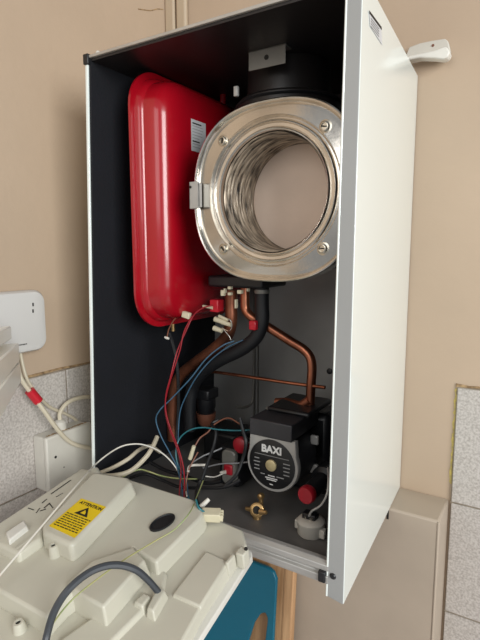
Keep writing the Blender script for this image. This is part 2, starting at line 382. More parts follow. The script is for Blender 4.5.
# --- pipes
def pipe(name, pts, r, m, parent=B, label=None, n=14, k=8):
    return obj(name, tube(bmesh.new(), [at(x, y, Y=Y) for x, y, Y in pts], r, n, k), m, parent, label=label)
cp = pipe('copper_pipe', [(245, 288, .16), (245, 300, .16), (246, 310, .16), (253, 318, .16), (268, 327, .17), (290, 341, .18), (303, 349, .185), (310, 357, .185), (312, 368, .185), (311, 385, .185), (310, 405, .185)], .0082, 'copper', label='bright copper pipe bending down to the right')
cp2 = pipe('copper_pipe', [(231, 290, .16), (231, 305, .16), (231, 322, .16), (227, 336, .17), (214, 349, .18), (195, 363, .19), (181, 375, .20), (174, 390, .20), (172, 415, .20), (173, 440, .20)], .0112, 'old_copper', label='dull brown copper pipe bending down to the left')
pipe('black_hose', [(262, 288, .155), (262, 305, .155), (262, 322, .155), (256, 337, .155), (242, 349, .155), (222, 359, .16), (205, 370, .17), (194, 384, .18), (190, 402, .18), (190, 430, .18)], .0122, 'black_rubber', label='thick black rubber hose')
pipe('thin_copper_tube', [(196, 370, .20), (215, 372, .20), (250, 377, .19), (290, 383, .185), (325, 387.5, .18)], .0031, 'copper', n=10, label='thin copper tube running across')
pipe('copper_pipe', [(309, 400, .18), (300, 405, .18), (288, 402, .19), (276, 402, .19)], .0075, 'old_copper', label='short copper stub above the pump')
pipe('thin_steel_tube', [(254.5, 330, .30), (254, 360, .30), (253.5, 385, .30), (252, 402, .30), (245, 407, .28), (236, 407, .26)], .003, 'dull_grey', n=10)
pipe('thin_steel_tube', [(328, 468, .09), (328.5, 480, .06), (327, 494, .05), (321, 505, .05), (312, 511, .05), (309, 516, .055)], .0016, 'pump_grey', n=8)
p = at(330, 371, Y=.25); b = lathe(bmesh.new(), p, (0, -1, 0), [(.004, 0), (.0055, .002), (.005, .004), (.003, .005)], 20); obj('sensor', b, 'black_plastic', B)
# clips & sensor on the left copper pipe
a = at(212.5, 299, Y=.14); c = at(221, 312, Y=.14); rs = obj('red_sensor', box(a.x, c.x, .13, .15, c.z, a.z), 'tape_red', cp2, bevel=.002)
a = at(203, 306, Y=.13); c = at(213, 308, Y=.13); obj('terminal', cyl(bmesh.new(), a, c, .0022, .003, 10), 'connector_cream', rs)
a = at(247, 321, Y=.13); c = at(254, 331, Y=.13); obj('red_sensor', box(a.x, c.x, .135, .15, c.z, a.z), 'tape_red', cp, bevel=.002)
for x0, y0, x1, y1, r in ((215, 319, 226, 323, .005), (222, 322, 231, 325, .0045), (214, 328, 222, 331, .005), (219, 316, 228, 320, .003)):
    obj('spring_clip', cyl(bmesh.new(), at(x0, y0, Y=.142), at(x1, y1, Y=.142), r, r*.8, 12), 'connector_cream', cp2)
obj('spring_clip', tube(bmesh.new(), [at(x, y, Y=.145) for x, y in ((222, 322), (229, 319), (232, 325), (229, 331), (222, 328))], .0009, 6), 'chrome', cp2)
obj('spring_clip', tube(bmesh.new(), [at(x, y, Y=.145) for x, y in ((224, 330), (229, 336), (231, 340))], .0009, 6), 'chrome', cp2)
# cream connector under the vessel
a = at(181, 311, Y=.10); c = at(192, 319, Y=.10)
M = Matrix.Translation((a+c)/2) @ Matrix.Rotation(math.radians(12), 4, 'Y')
cc = obj('push_connector', bx(bmesh.new(), -.008, .008, -.004, .004, -.0055, .0055, M), 'connector_cream', B, bevel=.0012)
# diverter body with cream cap, behind on the left
p = at(206, 412, Y=.22); dv = bmesh.new()
lathe(dv, (p.x, p.y, p.z+.012), (0, 0, -1), [(.020, -.020), (.020, 0), (.018, .004), (.018, .03), (.015, .034)], 28)
dv = obj('diverter_valve', dv, 'black_plastic', B)
obj('valve_cap', lathe(bmesh.new(), (p.x, p.y, p.z-.004), (0, 0, -1), [(.0205, -.004), (.0205, .004), (.017, .018), (.012, .024)], 28), 'wire_brown', dv)
obj('valve_head', box(p.x-.018, p.x+.02, p.y-.02, p.y+.02, p.z+.03, p.z+.052), 'black_plastic', dv, bevel=.004)
b = bmesh.new(); p = at(228, 440, Y=.24); bx(b, p.x-.05, p.x+.04, .22, .30, .037, p.z+.02); obj('hydraulic_block', b, 'black_plastic', B, bevel=.006)
# --- gas valve with grey cover plate
p = at(228, 470, Y=.13); gv = obj('gas_valve', box(p.x-.022, p.x+.018, .135, .20, .040, p.z+.040), 'black_plastic', B, bevel=.004)
rings = []
p = at(229.5, 467, Y=.128)
for yy, s in ((.134, 1), (.126, 1), (.124, .93)): rings.append([Vector((p.x+a*s, yy, p.z+c*s)) for a, c in rrect(.028, .064, .009)])
gp = obj('cover_plate', loft(bmesh.new(), rings), 'dull_grey', gv)
p = at(229, 470, Y=.123); obj('red_button', box(p.x-.010, p.x+.008, .119, .125, p.z-.009, p.z+.011), 'dull_red', gv, bevel=.003)
p = at(239, 446, Y=.12); obj('red_cap', lathe(bmesh.new(), p+Vector((0, .01, 0)), (0, -1, 0), [(.014, 0), (.014, .008), (.010, .011), (.0001, .011)], 24), 'dull_red', gv)
p = at(226, 472, Y=.117); obj('spade_terminal', cyl(bmesh.new(), p, p+Vector((-.010, -.004, -.002)), .0035, .002, 10), 'wire_white', gv)
obj('valve_tube', tube(bmesh.new(), [at(x, y, Y=.12) for x, y in ((203, 468), (220, 464), (240, 463), (248, 462))], .0013, 8), 'wire_grey', gv)

# --- pump
PY = .095; pc = at(272.8, 463.5, Y=PY); pr = .0470
pm = bmesh.new(); lathe(pm, (pc.x, PY+.002, pc.z), (0, 1, 0), [(pr*.93, 0), (pr, .004), (pr, .05), (pr*1.04, .055), (pr*1.04, .062), (pr*.8, .068), (pr*.8, .10)], 48)
pump = obj('pump', pm, 'pump_black', B, label='black circulation pump with a round grey-rimmed face')
rings = []
def face(s, y, top):
    out = []
    for i in range(64):
        t = 2*math.pi*i/64; x, z = pr*s*math.cos(t), pr*s*math.sin(t)
        if top and z > 0 and abs(x) > pr*.55: z = z + (pr*.98-z)*min(1, (abs(x)/pr-.55)/.3)*(1 if z > pr*.42 else 0)
        if top and z > pr*.42: z = max(z, pr*.96)
        out.append(Vector((pc.x+x, y, pc.z+z)))
    return out
b = loft(bmesh.new(), [face(1, PY+.006, True), face(1, PY-.001, True), face(.97, PY-.003, True)]); fp = obj('face_plate', b, 'pump_grey', pump)
b = lathe(bmesh.new(), (pc.x, PY-.002, pc.z), (0, -1, 0), [(.0412, 0), (.0412, .0022), (.0402, .0026), (.0001, .0026)], 48); bd = obj('badge', b, 'badge_black', pump)
b = lathe(bmesh.new(), (pc.x, PY-.0046, pc.z-.001), (0, -1, 0), [(.0095, 0), (.0095, .003), (.008, .004), (.0001, .004)], 24); obj('vent_screw', b, 'pale_brass', pump)
X_, Z_ = (1, 0, 0), (0, 0, 1)
text('lettering', 'BAXI', 'print_white', bd, (pc.x, PY-.0050, pc.z+.0245), X_, Z_, .0168, .0003, .0007)
obj('print_line', box(pc.x-.031, pc.x+.031, PY-.0049, PY-.0046, pc.z+.0135, pc.z+.0143), 'print_grey', bd, smooth=False)
for k in range(5):
    for sx in (-1, 1):
        l = random.uniform(.007, .014); x = pc.x+sx*(.027 if k < 4 else .016); z = pc.z+.006-k*.0062
        obj('print_line', box(x-l/2, x+l/2, PY-.0049, PY-.0046, z-.0008, z+.0008), 'print_grey', bd, smooth=False)
for l, z in ((.012, -.0195), (.022, -.0235), (.018, -.0265), (.006, -.034)):
    obj('print_line', box(pc.x-l/2, pc.x+l/2, PY-.0049, PY-.0046, pc.z+z-.0008, pc.z+z+.0008), 'print_white', bd, smooth=False)
b = bmesh.new()    # terminal box on top of the pump
bx(b, pc.x-.041, pc.x+.036, PY-.006, PY+.10, pc.z+pr*.93, pc.z+pr*.93+.028); tb = obj('terminal_box', b, 'pump_black', pump, bevel=.002)
b = bmesh.new(); bx(b, pc.x-.034, pc.x+.045, PY+.04, PY+.14, pc.z+pr*.93+.027, pc.z+pr*.93+.036); obj('box_lid', b, 'black_plastic', tb, bevel=.004)
p = at(268, 408, Y=.14); obj('lid_screw', lathe(bmesh.new(), p, (0, -.5, 1), [(.004, 0), (.003, .002), (.0001, .0025)], 12), 'dull_grey', tb)
for k in range(2):
    z = pc.z+.030-.05*k; obj('mounting_lug', box(pc.x+.040, pc.x+.054, PY+.056, PY+.062, z-.008, z+.008), 'pump_grey', pump, bevel=.002)
obj('pump_volute', box(pc.x-.03, pc.x+.055, PY+.10, PY+.17, .036, pc.z+.06), 'black_plastic', pump, bevel=.01)
# relief valve with red cap
p = at(306, 496, Y=.055); rv = bmesh.new()
lathe(rv, p+Vector((0, .010, 0)), (0, 1, 0), [(.010, 0), (.013, .01), (.013, .05), (.02, .055), (.02, .08)], 24); rv = obj('relief_valve', rv, 'black_plastic', B)
b = lathe(bmesh.new(), p+Vector((0, .012, 0)), (-.1, -1, 0), [(.0125, 0), (.0135, .003), (.0135, .010), (.012, .013), (.0001, .0135)], 28); obj('red_cap', b, 'dull_red', rv)
# white cylindrical sensor body on the tray, right
p = at(307.5, 537, Z=.036); b = lathe(bmesh.new(), (p.x, p.y+.012, .036), (0, 0, 1), [(.019, 0), (.0205, .002), (.0205, .016), (.0215, .018), (.0215, .021), (.019, .024), (.014, .026)], 36)
ws = obj('white_sensor', b, 'old_white_plastic', B, label='white plastic sensor body')
b = bmesh.new()
for q_ in ((p.x-.025, p.x-.018, p.y+.006, p.y+.016, .040, .054), (p.x+.017, p.x+.026, p.y+.002, p.y+.012, .038, .052)): obj('lug', box(*q_), 'old_white_plastic', ws, bevel=.0015)
obj('socket_head', box(p.x-.012, p.x+.010, p.y+.004, p.y+.02, .060, .070), 'black_plastic', ws, bevel=.002)
for k in (-1, 1): obj('contact', cyl(bmesh.new(), (p.x-.001+.005*k, p.y+.003, .061), (p.x-.001+.005*k, p.y+.003, .0665), .002, n=10), 'chrome', ws)
# brass filling tap
p = at(257, 510, Z=.05); bt = bmesh.new()
lathe(bt, (p.x, p.y, .050), (.35, -1, .45), [(.0095, -.012), (.0115, -.010), (.0115, .003), (.0095, .004), (.0065, .004), (.0065, -.004), (.0001, -.004)], 24)
lathe(bt, (p.x, p.y, .036), (0, 0, 1), [(.007, 0), (.006, .008)], 16)
for s in (-1, 1): cyl(bt, (p.x+s*.007, p.y-.002, .050), (p.x+s*.019, p.y-.003, .0505+s*.002), .0050, .0030, 10)
tapo = obj('brass_tap', bt, 'brass', B, label='brass tap with two small wings')
ax_ = Vector((.35, -1, .45)).normalized(); obj('bore', lathe(bmesh.new(), Vector((p.x, p.y, .050))-ax_*.002, ax_, [(.0062, 0), (.0062, .0008)], 20), 'print_black', tapo)
cyl_ = bmesh.new(); q = at(261, 496, Y=p.y+.03); lathe(cyl_, q, (0, -1, .3), [(.005, -.004), (.006, 0), (.004, .006), (.002, .007)], 16); cyl(cyl_, (q.x, q.y, .036), q, .004)
obj('brass_nut', cyl_, 'brass', B)

# ------------------------------------------------------------------ control box (tilted)
ang = math.radians(10.5)
CO = at(248, 548, Y=-.052); CN = Vector((0, -math.sin(ang), math.cos(ang))); CX = Vector((1, 0, 0)); CY = Vector((0, math.cos(ang), math.sin(ang)))
def on(px, py, h=0):
    o = CO+CN*h; d = at(px, py, X=0)-CAM; return CAM+d*((o-CAM).dot(CN)/d.dot(CN))
def slab(bm, pix, h, base, taper=.004, px=True):   # outline on height h, walls widening down to base
    P = [on(x, y, h) for x, y in pix]; n = len(P); c = sum(P, Vector())/n
    area_ = sum((P[i]-c).cross(P[(i+1) % n]-c).dot(CN) for i in range(n))
    if area_ < 0: P.reverse()
    low = []
    for i in range(n):
        e0 = (P[i]-P[i-1]).normalized(); e1 = (P[(i+1) % n]-P[i]).normalized()
        n0, n1 = e0.cross(CN), e1.cross(CN); k = 1/max(.4, 1+n0.dot(n1))
        low.append(P[i]+(n0+n1)*k*taper-CN*(h-base))
    return loft(bm, [low, P])
CB = thing('control_box', CO+Vector((-.2, 0, -.03)), 'cream plastic boiler control box swung down in front, with a yellow warning label', 'control box')
E_ = [(96, 472), (193, 502), (222, 521), (243, 530), (247, 545), (232, 560), (200, 609), (150, 700), (60, 760), (-60, 700), (-40, 560), (0, 532)]
base = obj('cover', slab(bmesh.new(), E_, 0, -.024, .001), 'cream_plastic', CB, bevel=.003, seg=3)
obj('rim', slab(bmesh.new(), [(247, 548), (251.5, 551), (252, 557), (201.5, 636), (152, 720), (60, 790), (-40, 700), (150, 560)], -.018, -.027, .0005), 'pale_plastic', CB, bevel=.0015)
M_ = [(82, 468), (120, 476), (193, 499), (203, 512), (200, 518), (156, 562), (149, 558), (133, 548), (110, 566), (62, 600), (46, 617), (0, 591), (-25, 578), (-25, 545), (60, 482)]
obj('raised_deck', slab(bmesh.new(), M_, .024, -.002, .004), 'cream_plastic', CB, bevel=.0035, seg=3)
Dd = [(134, 546), (145, 560), (103, 607), (80, 594), (66, 584), (92, 560)]
obj('wiring_chamber', slab(bmesh.new(), Dd, .030, -.002, .0045), 'cream_plastic', CB, bevel=.003, seg=3)
obj('side_step', slab(bmesh.new(), [(150, 562), (165, 572), (162, 590), (112, 640), (80, 664), (60, 640), (108, 606)], .006, -.002, .003), 'cream_plastic', CB, bevel=.0025, seg=3)
obj('side_step', slab(bmesh.new(), [(158, 585), (165, 590), (153, 611), (147, 608)], .012, -.002, .003), 'cream_plastic', CB, bevel=.002)
obj('side_step', slab(bmesh.new(), [(144, 592), (150, 596), (142, 606), (134, 602)], .011, -.002, .003), 'cream_plastic', CB, bevel=.002)
obj('access_panel', slab(bmesh.new(), [(206, 551), (228, 561), (200, 606), (173, 594)], .0035, -.002, .002), 'cream_plastic', CB, bevel=.0018)
Bq = [(98, 472), (128, 477), (132, 482), (76, 541), (70, 545), (44, 533), (42, 525), (90, 474)]
bk = obj('terminal_cover', slab(bmesh.new(), Bq, .048, .022, .004), 'cream_plastic', CB, bevel=.005, seg=4)
Aq = [(73, 474), (97, 466), (99, 470), (92, 478), (42, 527), (40, 538), (18, 553), (-6, 542), (-12, 530), (0, 522)]
ak = obj('terminal_cover', slab(bmesh.new(), Aq, .037, .022, .004), 'cream_plastic', CB, bevel=.004, seg=4)
obj('cable_exit', slab(bmesh.new(), [(6, 532), (24, 520), (27, 526), (9, 540)], .044, .035, .0015), 'pale_plastic', ak, bevel=.0015)
obj('cable_exit', slab(bmesh.new(), [(15, 547), (33, 533), (35, 535), (17, 549)], .0375, .03, .001), 'cream_plastic', ak, bevel=.001)
def ink(pix, h, m='print_black', parent=None, name='print_mark'):
    P = [on(x, y, h) for x, y in pix]; return obj(name, prism(bmesh.new(), P, CN*.0003), m, parent, smooth=False)
# yellow label
Lq = [(81.5, 498.5), (106, 507), (74.5, 538), (49, 526)]
yl = ink(Lq, .0482, 'label_yellow', CB, 'warning_label'); yl['label'] = 'yellow warning label'
lo, la, lb = on(49, 526, .0487), on(74.5, 538, .0487), on(81.5, 498.5, .0487)
ux = (on(106, 507, .0487)-on(81.5, 498.5, .0487)).normalized(); uy = (lb-lo).normalized(); Lw = (la-lo).length; Lh = (lb-lo).length
def L(u, v): return lo+ux*Lw*u+uy*Lh*v
text('lettering', 'ATTENTION', 'print_black', yl, L(.5, .89), ux, uy, Lw*.15, .0001, .0002)
def quad(u0, u1, v0, v1): return prism(bmesh.new(), [L(u0, v0), L(u1, v0), L(u1, v1), L(u0, v1)], CN*.0002)
obj('warning_triangle', prism(bmesh.new(), [L(.26, .55), L(.74, .55), L(.5, .82)], CN*.0002), 'print_black', yl, smooth=False)
obj('hand_mark', prism(bmesh.new(), [L(.43, .60), L(.60, .60), L(.57, .66), L(.49, .72)], CN*.0004), 'label_yellow', yl, smooth=False)
for k in range(7):
    v = .48-k*.066; u = .06
    bmk = bmesh.new()
    while u < .9:
        w_ = random.uniform(.05, .15)
        prism(bmk, [L(u, v), L(min(u+w_, .94), v), L(min(u+w_, .94), v+.024), L(u, v+.024)], CN*.0002); u += w_+.03
    obj('small_print', bmk, 'print_black', yl, smooth=False)
# worn printing on the lower cover
for a, b_, w_ in (((51, 494), (71, 480), 1.6), ((56, 497), (63, 493), .9), ((42, 503), (47, 499), 1.4), ((44, 508), (50, 503), 1.5), ((36, 513), (40, 508), .9), ((28, 508), (34, 510), 1.2), ((40, 511), (46, 509), 1.4), ((49, 503), (53, 508), 1.1), ((54, 510), (57, 508), 1.6)):
    A0 = on(*a, .0374); B0 = on(*b_, .0374); s = (B0-A0).cross(CN).normalized()*w_*.0006
    obj('worn_print', prism(bmesh.new(), [A0-s, B0-s, B0+s, A0+s], CN*.0002), 'print_black', ak, smooth=False)
# screw bosses, grommet, corner clip
for x, y, h0, h1 in ((53, 545, .022, .040), (18, 622, -.002, .012)):
    a = on(x, y, h1); b = lathe(bmesh.new(), a-CN*(h1-h0), CN, [(.0085, 0), (.0065, (h1-h0)*.8), (.0055, h1-h0), (.003, h1-h0), (.003, h1-h0-.004), (.0001, h1-h0-.004)], 20)
    s = obj('screw_boss', b, 'cream_plastic', CB); obj('screw', lathe(bmesh.new(), a-CN*.003, CN, [(.0032, 0), (.0028, .0015), (.0001, .0018)], 14), 'print_black', s)
gc = on(162.5, 523, .0245); gl = (on(174, 515, .0245)-on(151, 531, .0245)); gw = gl.length/2; gu = gl.normalized(); gv_ = CN.cross(gu)
b = bmesh.new(); rings = []
for s, dz in ((1, 0), (1, .002), (.9, .0025), (.86, .001)):
    rings.append([gc+gu*math.cos(t)*gw*s+gv_*math.sin(t)*gw*.62*s+CN*dz for t in [2*math.pi*i/40 for i in range(40)]])
obj('grommet', loft(b, rings), 'black_rubber', CB, label='black oval rubber grommet')
b = bmesh.new()
a = on(246, 550, .006)
M = Matrix(((CX.x, CY.x, CN.x, a.x), (CX.y, CY.y, CN.y, a.y), (CX.z, CY.z, CN.z, a.z), (0, 0, 0, 1)))
bx(b, -.010, .003, -.012, .003, -.022, .0015, M); ccb = obj('corner_latch', b, 'cream_plastic', CB, bevel=.002)
obj('latch_hole', lathe(bmesh.new(), on(246, 549, .0080), CN+Vector((.3, -.6, 0)), [(.0025, 0), (.0025, .0012)], 14), 'print_black', ccb)
bq = bmesh.new(); bx(bq, -.013, -.008, -.032, -.014, -.02, .0015, M); obj('latch_rib', bq, 'cream_plastic', ccb, bevel=.0015)
# hinge arm tying the box to the boiler rail
for px in (0.26, .05): obj('hinge_arm', box(px-.008, px+.002, -.060, -.0045, CO.z-.016, CO.z-.006), 'pale_plastic', CB, bevel=.002)
# cream multi-way plug lying at the back edge
pg = thing('cable_plug', on(212, 515, .01), 'small cream multi-way plug lying on the back edge of the control box', 'connector')
c0 = on(211, 515, .012); th_ = math.radians(28)
M = Matrix.Translation(c0) @ Matrix.Rotation(th_, 4, 'Z') @ Matrix.Rotation(.25, 4, 'X')
obj('plug_body', bx(bmesh.new(), -.014, .014, -.008, .008, -.007, .007, M), 'connector_cream', pg, bevel=.0014)
b = bmesh.new()
for k in range(3): bx(b, .0135, .018, -.007+.005*k, -.0040+.005*k, -.005, .005, M)
obj('plug_ribs', b, 'connector_cream', pg, bevel=.0005)
pg2 = obj('cable_plug', cyl(bmesh.new(), on(201, 507, .012), on(209, 499, .020), .0042, .003, 12), 'wire_white', label=None)
tag(pg2, 'tiny white round plug standing behind the cream plug', 'connector')

# ------------------------------------------------------------------ cables
def cable(pts, r, m, label, name='cable', cat='cable', group=None, n=8, k=8):
    P = [p if isinstance(p, Vector) else at(p[0], p[1], Y=p[2]) for p in pts]
    o = obj(name, tube(bmesh.new(), P, r, n, k), m); return tag(o, label, cat, group)
cable([on(44, 655, .010), on(47, 635, .022), on(55, 610, .045), on(70, 588, .062), on(92, 571, .066), on(114, 565, .062), on(134, 569, .050), on(148, 580, .030), on(160, 594, .007)],
      .0042, 'grey_hose', 'thick dark grey cable arching over the front of the control box')
cable([on(-25, 604, .036), on(0, 575, .042), on(35, 534, .056), on(75, 487, .062), Vector(at(97, 463, Y=-.02)), (118, 448, .0), (134, 444, .02), (148, 446, .04), (162, 453, .06), (174, 465, .07), (183, 481, .07), (187, 496, .03)],
      .0013, 'wire_white', 'thin white wire stretched diagonally over the yellow-labelled cover', 'wire', 'wire')
cable([on(38, 660, .003), on(48, 632, .012), on(70, 602, .044), on(100, 577, .046), on(127, 558, .040), on(155, 541, .030), on(175, 529, .030), on(190, 512, .036), (197, 496, .0), (204, 478, .06), (208, 462, .10)],
      .0009, 'wire_earth', 'thin green and yellow earth wire lying across the control box', 'wire', 'wire')
cable([(100, 476, -.005), (118, 475, .0), (132, 470, .02), (146, 457, .04), (153, 446, .06), (157, 437, .08)], .0042, 'wire_cream', 'thick cream cable entering the boiler, the lower of the two')
cable([(96, 474, .012), (112, 468, .012), (128, 459, .03), (139, 450, .06), (150, 446, .1), (160, 452, .13)], .0036, 'wire_cream', 'cream cable entering the boiler just above the thicker one')
cable([(118, 480, .01), (130, 473, .02), (140, 469.5, .03), (150, 472, .05), (162, 476, .06), (178, 478.5, .06), (197, 479, .06)], .0013, 'wire_earth', 'short yellowish earth wire along the rear edge of the control box', 'wire', 'wire')
G = 'wires hanging inside the boiler'
cable([(213, 305, .12), (203, 308, .115), (194, 315, .11), (186, 331, .10), (177, 352, .09), (171, 375, .08), (166, 395, .08), (166, 412, .08), (171, 430, .08), (179, 450, .07), (184, 472, .06), (184, 500, .03)], .0012, 'wire_red', 'red wire running from the red pipe sensor down to the control box', 'wire', 'wire', G)
cable([(192, 316, .10), (184, 332, .095), (180, 350, .09), (173, 372, .085), (167, 393, .085), (165, 410, .085), (169, 428, .085), (176, 446, .08), (181, 466, .07), (179, 498, .035)], .0011, 'wire_red', 'red wire running from the cream connector, left of the other red one', 'wire', 'wire', G)
cable([(181, 313, .10), (174, 320, .10), (169, 329, .10), (167, 337, .10)], .0012, 'wire_brown', 'short brown wire drooping left of the cream connector under the red vessel', 'wire', 'wire', G)
p = at(167, 338, Y=.10); tag(obj('wire_terminal', lathe(bmesh.new(), p, (1, 0, -.2), [(.002, -.005), (.0028, 0), (.002, .004)], 12), 'wire_white'), 'white terminal at the end of the short brown wire', 'connector')
cable([(169, 333, .11), (173, 345, .11), (177, 365, .11), (178.5, 395, .11), (178, 420, .11), (176, 445, .10)], .0032, 'wire_black', 'black cable hanging straight down below the red vessel')
cable([(234, 341, .13), (222, 346, .12), (206, 359, .11), (190, 379, .10), (172, 398, .09), (160, 410, .08), (156, 420, .08), (161, 436, .08), (171, 455, .075), (178, 470, .07), (184, 500, .03)], .0012, 'wire_blue', 'blue wire looping furthest left before joining the bundle', 'wire', 'wire', G)
cable([(243, 340, .135), (228, 347, .13), (212, 359, .12), (198, 375, .11), (188, 392, .11), (180, 412, .11), (178, 440, .10), (176, 458, .08), (186, 480, .06), (188, 500, .03)], .0011, 'wire_blue', 'blue wire crossing the black hose and falling down beside the black cable', 'wire', 'wire', G)
cable([(250, 430, .10), (235, 430.5, .10), (218, 429.5, .10), (203, 427.5, .10), (190, 430, .095), (180, 438, .09), (176, 450, .08), (177, 462, .075), (181, 474, .07), (190, 502, .03)], .0013, 'wire_teal', 'teal wire curving left from the pump into the bundle', 'wire', 'wire', G)
cable([(198, 452, .08), (192, 463, .07), (188, 472, .06), (186, 485, .05), (186, 502, .03)], .0013, 'wire_brown', 'brown wire below the small white plug into the bundle', 'wire', 'wire', G)
a, c = at(190, 459, Y=.075), at(194, 446, Y=.075); tag(obj('wire_plug', cyl(bmesh.new(), a, c, .004, .0035, 8), 'connector_cream', bevel=.0005), 'small white plug upright in the wires left of the gas valve', 'connector')
cable([(195, 446, .08), (200, 438, .09), (208, 432, .10), (215, 424, .11), (228, 418, .12), (240, 424, .12)], .0014, 'wire_brown', 'brown wire arching up from the white plug towards the pump', 'wire', 'wire', G)
cable([(188, 472, .06), (190, 466, .07), (200, 465, .08), (206, 465, .085)], .0022, 'wire_white', 'short thick white wire leading right from the bundle', 'wire', 'wire', G)
cable([(204, 476, .09), (214, 477, .10), (222, 474, .11), (226, 472, .112)], .0012, 'wire_white', 'fine white wire plugged into the red button of the gas valve', 'wire', 'wire', G)
cable([(240, 418, .09), (243, 430, .085), (246, 443, .08), (243, 458, .08), (236, 475, .07), (225, 486, .06)], .0030, 'wire_black', 'black cable hanging between the gas valve and the pump')
cable([(202, 480, .05), (208, 462, .07), (214, 445, .09), (216, 432, .10), (212, 424, .11), (218, 420, .12)], .0030, 'wire_black', 'black cable climbing between the wire bundle and the gas valve')
cable([(130, 478, .04), (145, 474, .05), (162, 480, .06), (180, 487, .06), (205, 488, .06), (225, 487, .06), (240, 480, .07)], .0028, 'wire_black', 'black cable lying along the bottom of the boiler behind the control box')
cable([(205, 474, .06), (200, 482, .055), (197, 490, .04), (196, 498, .01), (199, 506, -.01)], .0028, 'wire_black', 'short black sleeve hanging above the cream plug')
cable([on(196, 500, .030), on(199, 508, .026), on(206, 513, .016)], .0016, 'wire_teal', 'short teal wire entering the cream plug', 'wire', 'wire')
cable([(150, 462, .10), (165, 470, .10), (185, 476, .10), (205, 483, .09), (222, 481, .09)], .0035, 'wire_black', 'thicker black cable low down between bundle and gas valve')
cable([(193, 462, .10), (203, 456, .11), (213, 452, .12), (222, 448, .13)], .0014, 'wire_grey', 'grey wire rising to the gas valve', 'wire', 'wire', G)

# ------------------------------------------------------------------ left wall fittings
# white router
y1 = at(47, 320, X=XL+.027).y; y0 = y1-.20; z1, z0 = .398, .290
rings = []
for dx, ins in ((0, .002), (.004, 0), (.020, 0), (.026, .003), (.028, .009)):
    rings.append([Vector((XL+dx, (y0+y1)/2+a, (z0+z1)/2+c)) for a, c in rrect(y1-y0-2*ins, z1-z0-2*ins, .019, 8)])
RT = thing('router', (XL, (y0+y1)/2, z0), 'white rounded plastic box on the left wall with two tiny slots', 'wall box')
obj('shell', loft(bmesh.new(), rings), 'router_white', RT)
for py in (304.5, 311):
    p = at(33, py, X=XL+.0285); obj('slot', box(XL+.0282, XL+.029, p.y-.0012, p.y+.0012, p.z-.003, p.z+.003), 'print_black', RT, smooth=False)
p = at(22.5, 344.5, X=XL+.0275); bm = bmesh.new()
for k in range(6): bx(bm, XL+.0265, XL+.0285, p.y-.009+.003*k, p.y-.007+.003*k, p.z-.001, p.z+.001)
obj('print_mark', bm, 'print_black', RT, smooth=False)
# socket box
sx1 = XL+.047
a = at(46, 439, X=sx1); sy0 = a.y; sz1 = a.z; sy1 = sy0+.105; sz0 = sz1-.105
FS = thing('socket_box', (XL, (sy0+sy1)/2, sz0), 'old white surface-mounted electrical box on the tiles left of the boiler', 'electrical box')
obj('back_box', box(XL+.006, sx1-.0105, sy0+.002, sy1-.002, sz0, sz1-.002), 'old_white_plastic', FS, bevel=.003)
bm = box(sx1-.010, sx1, sy0, sy1, sz0-.001, sz1); obj('front_plate', bm, 'old_white_plastic', FS, bevel=.003)
for yy in (sy0+.018, sy1-.025):
    obj('screw', lathe(bmesh.new(), (sx1-.0005, yy, (sz0+sz1)/2+.012), (1, 0, 0), [(.0028, 0), (.0024, .0012), (.0001, .0013)], 14), 'print_black', FS)
obj('screw', lathe(bmesh.new(), (sx1-.0005, sy0+.035, (sz0+sz1)/2-.014), (1, 0, 0), [(.0016, 0), (.0014, .001), (.0001, .0011)], 10), 'dull_grey', FS)
p = at(59, 434, X=XL+.026)
cg = lathe(bmesh.new(), (XL+.026, p.y+.004, sz1-.003), (0, 0, 1), [(.011, 0), (.0115, .008), (.0105, .018), (.007, .020), (.0055, .021)], 24)
obj('cord_grip', cg, 'old_white_plastic', FS)
ragged('dirt_edge', FS, ((sx1-.012, sy0+.01, sz1-.001), (sx1-.012, sy1-.006, sz1-.001)), (.006, 0, 0), (0, 0, .0014), 'old_plaster', 0)
g0 = Vector((XL+.026, p.y+.004, sz1+.015))
cable([g0, at(60, 413, X=XL+.022), at(66, 404, X=XL+.022), at(77, 398.5, X=XL+.022), at(90, 397, X=XL+.022), at(104, 399, X=XL+.022), at(118, 405, X=XL+.024)], .0040, 'wire_cream', 'cream cable looping from the top of the electrical box behind the boiler')
P1 = [at(14, 345, X=XL+.01), at(17, 362, X=XL+.02), at(21, 378, X=XL+.028), at(31, 393, X=XL+.034), at(45, 412, X=XL+.046), at(58, 430, X=XL+.053), at(72, 443, X=XL+.055), at(90, 448, X=XL+.055), at(106, 449, X=XL+.056)]
cable(P1, .0040, 'wire_cream', 'cream cable with red tape crossing in front of the electrical box')
P2 = [at(19, 345, X=XL+.01), at(23, 366, X=XL+.020), at(28, 381, X=XL+.026), at(38, 395, X=XL+.028), at(50, 407, X=XL+.016), at(66, 414, X=XL+.012), at(76, 420, X=XL+.012), at(83, 429, X=XL+.012)]
cable(P2, .0030, 'wire_cream', 'thinner cream cable running behind to the far end of the electrical box')
a, c = at(29.5, 390.5, X=XL+.033), at(38.5, 401.5, X=XL+.037)
tp_ = bmesh.new(); tube(tp_, [a, (a+c)/2, c], .0085, 16, 3); tag(obj('red_tape', tp_, 'tape_red'), 'band of red tape wrapped round the two cream cables', 'tape')

# white boards standing out from the left wall towards the camera, one thing each
dv_ = Vector((-.78, .63, 0)).normalized(); nv = Vector((.63, .78, 0)).normalized()
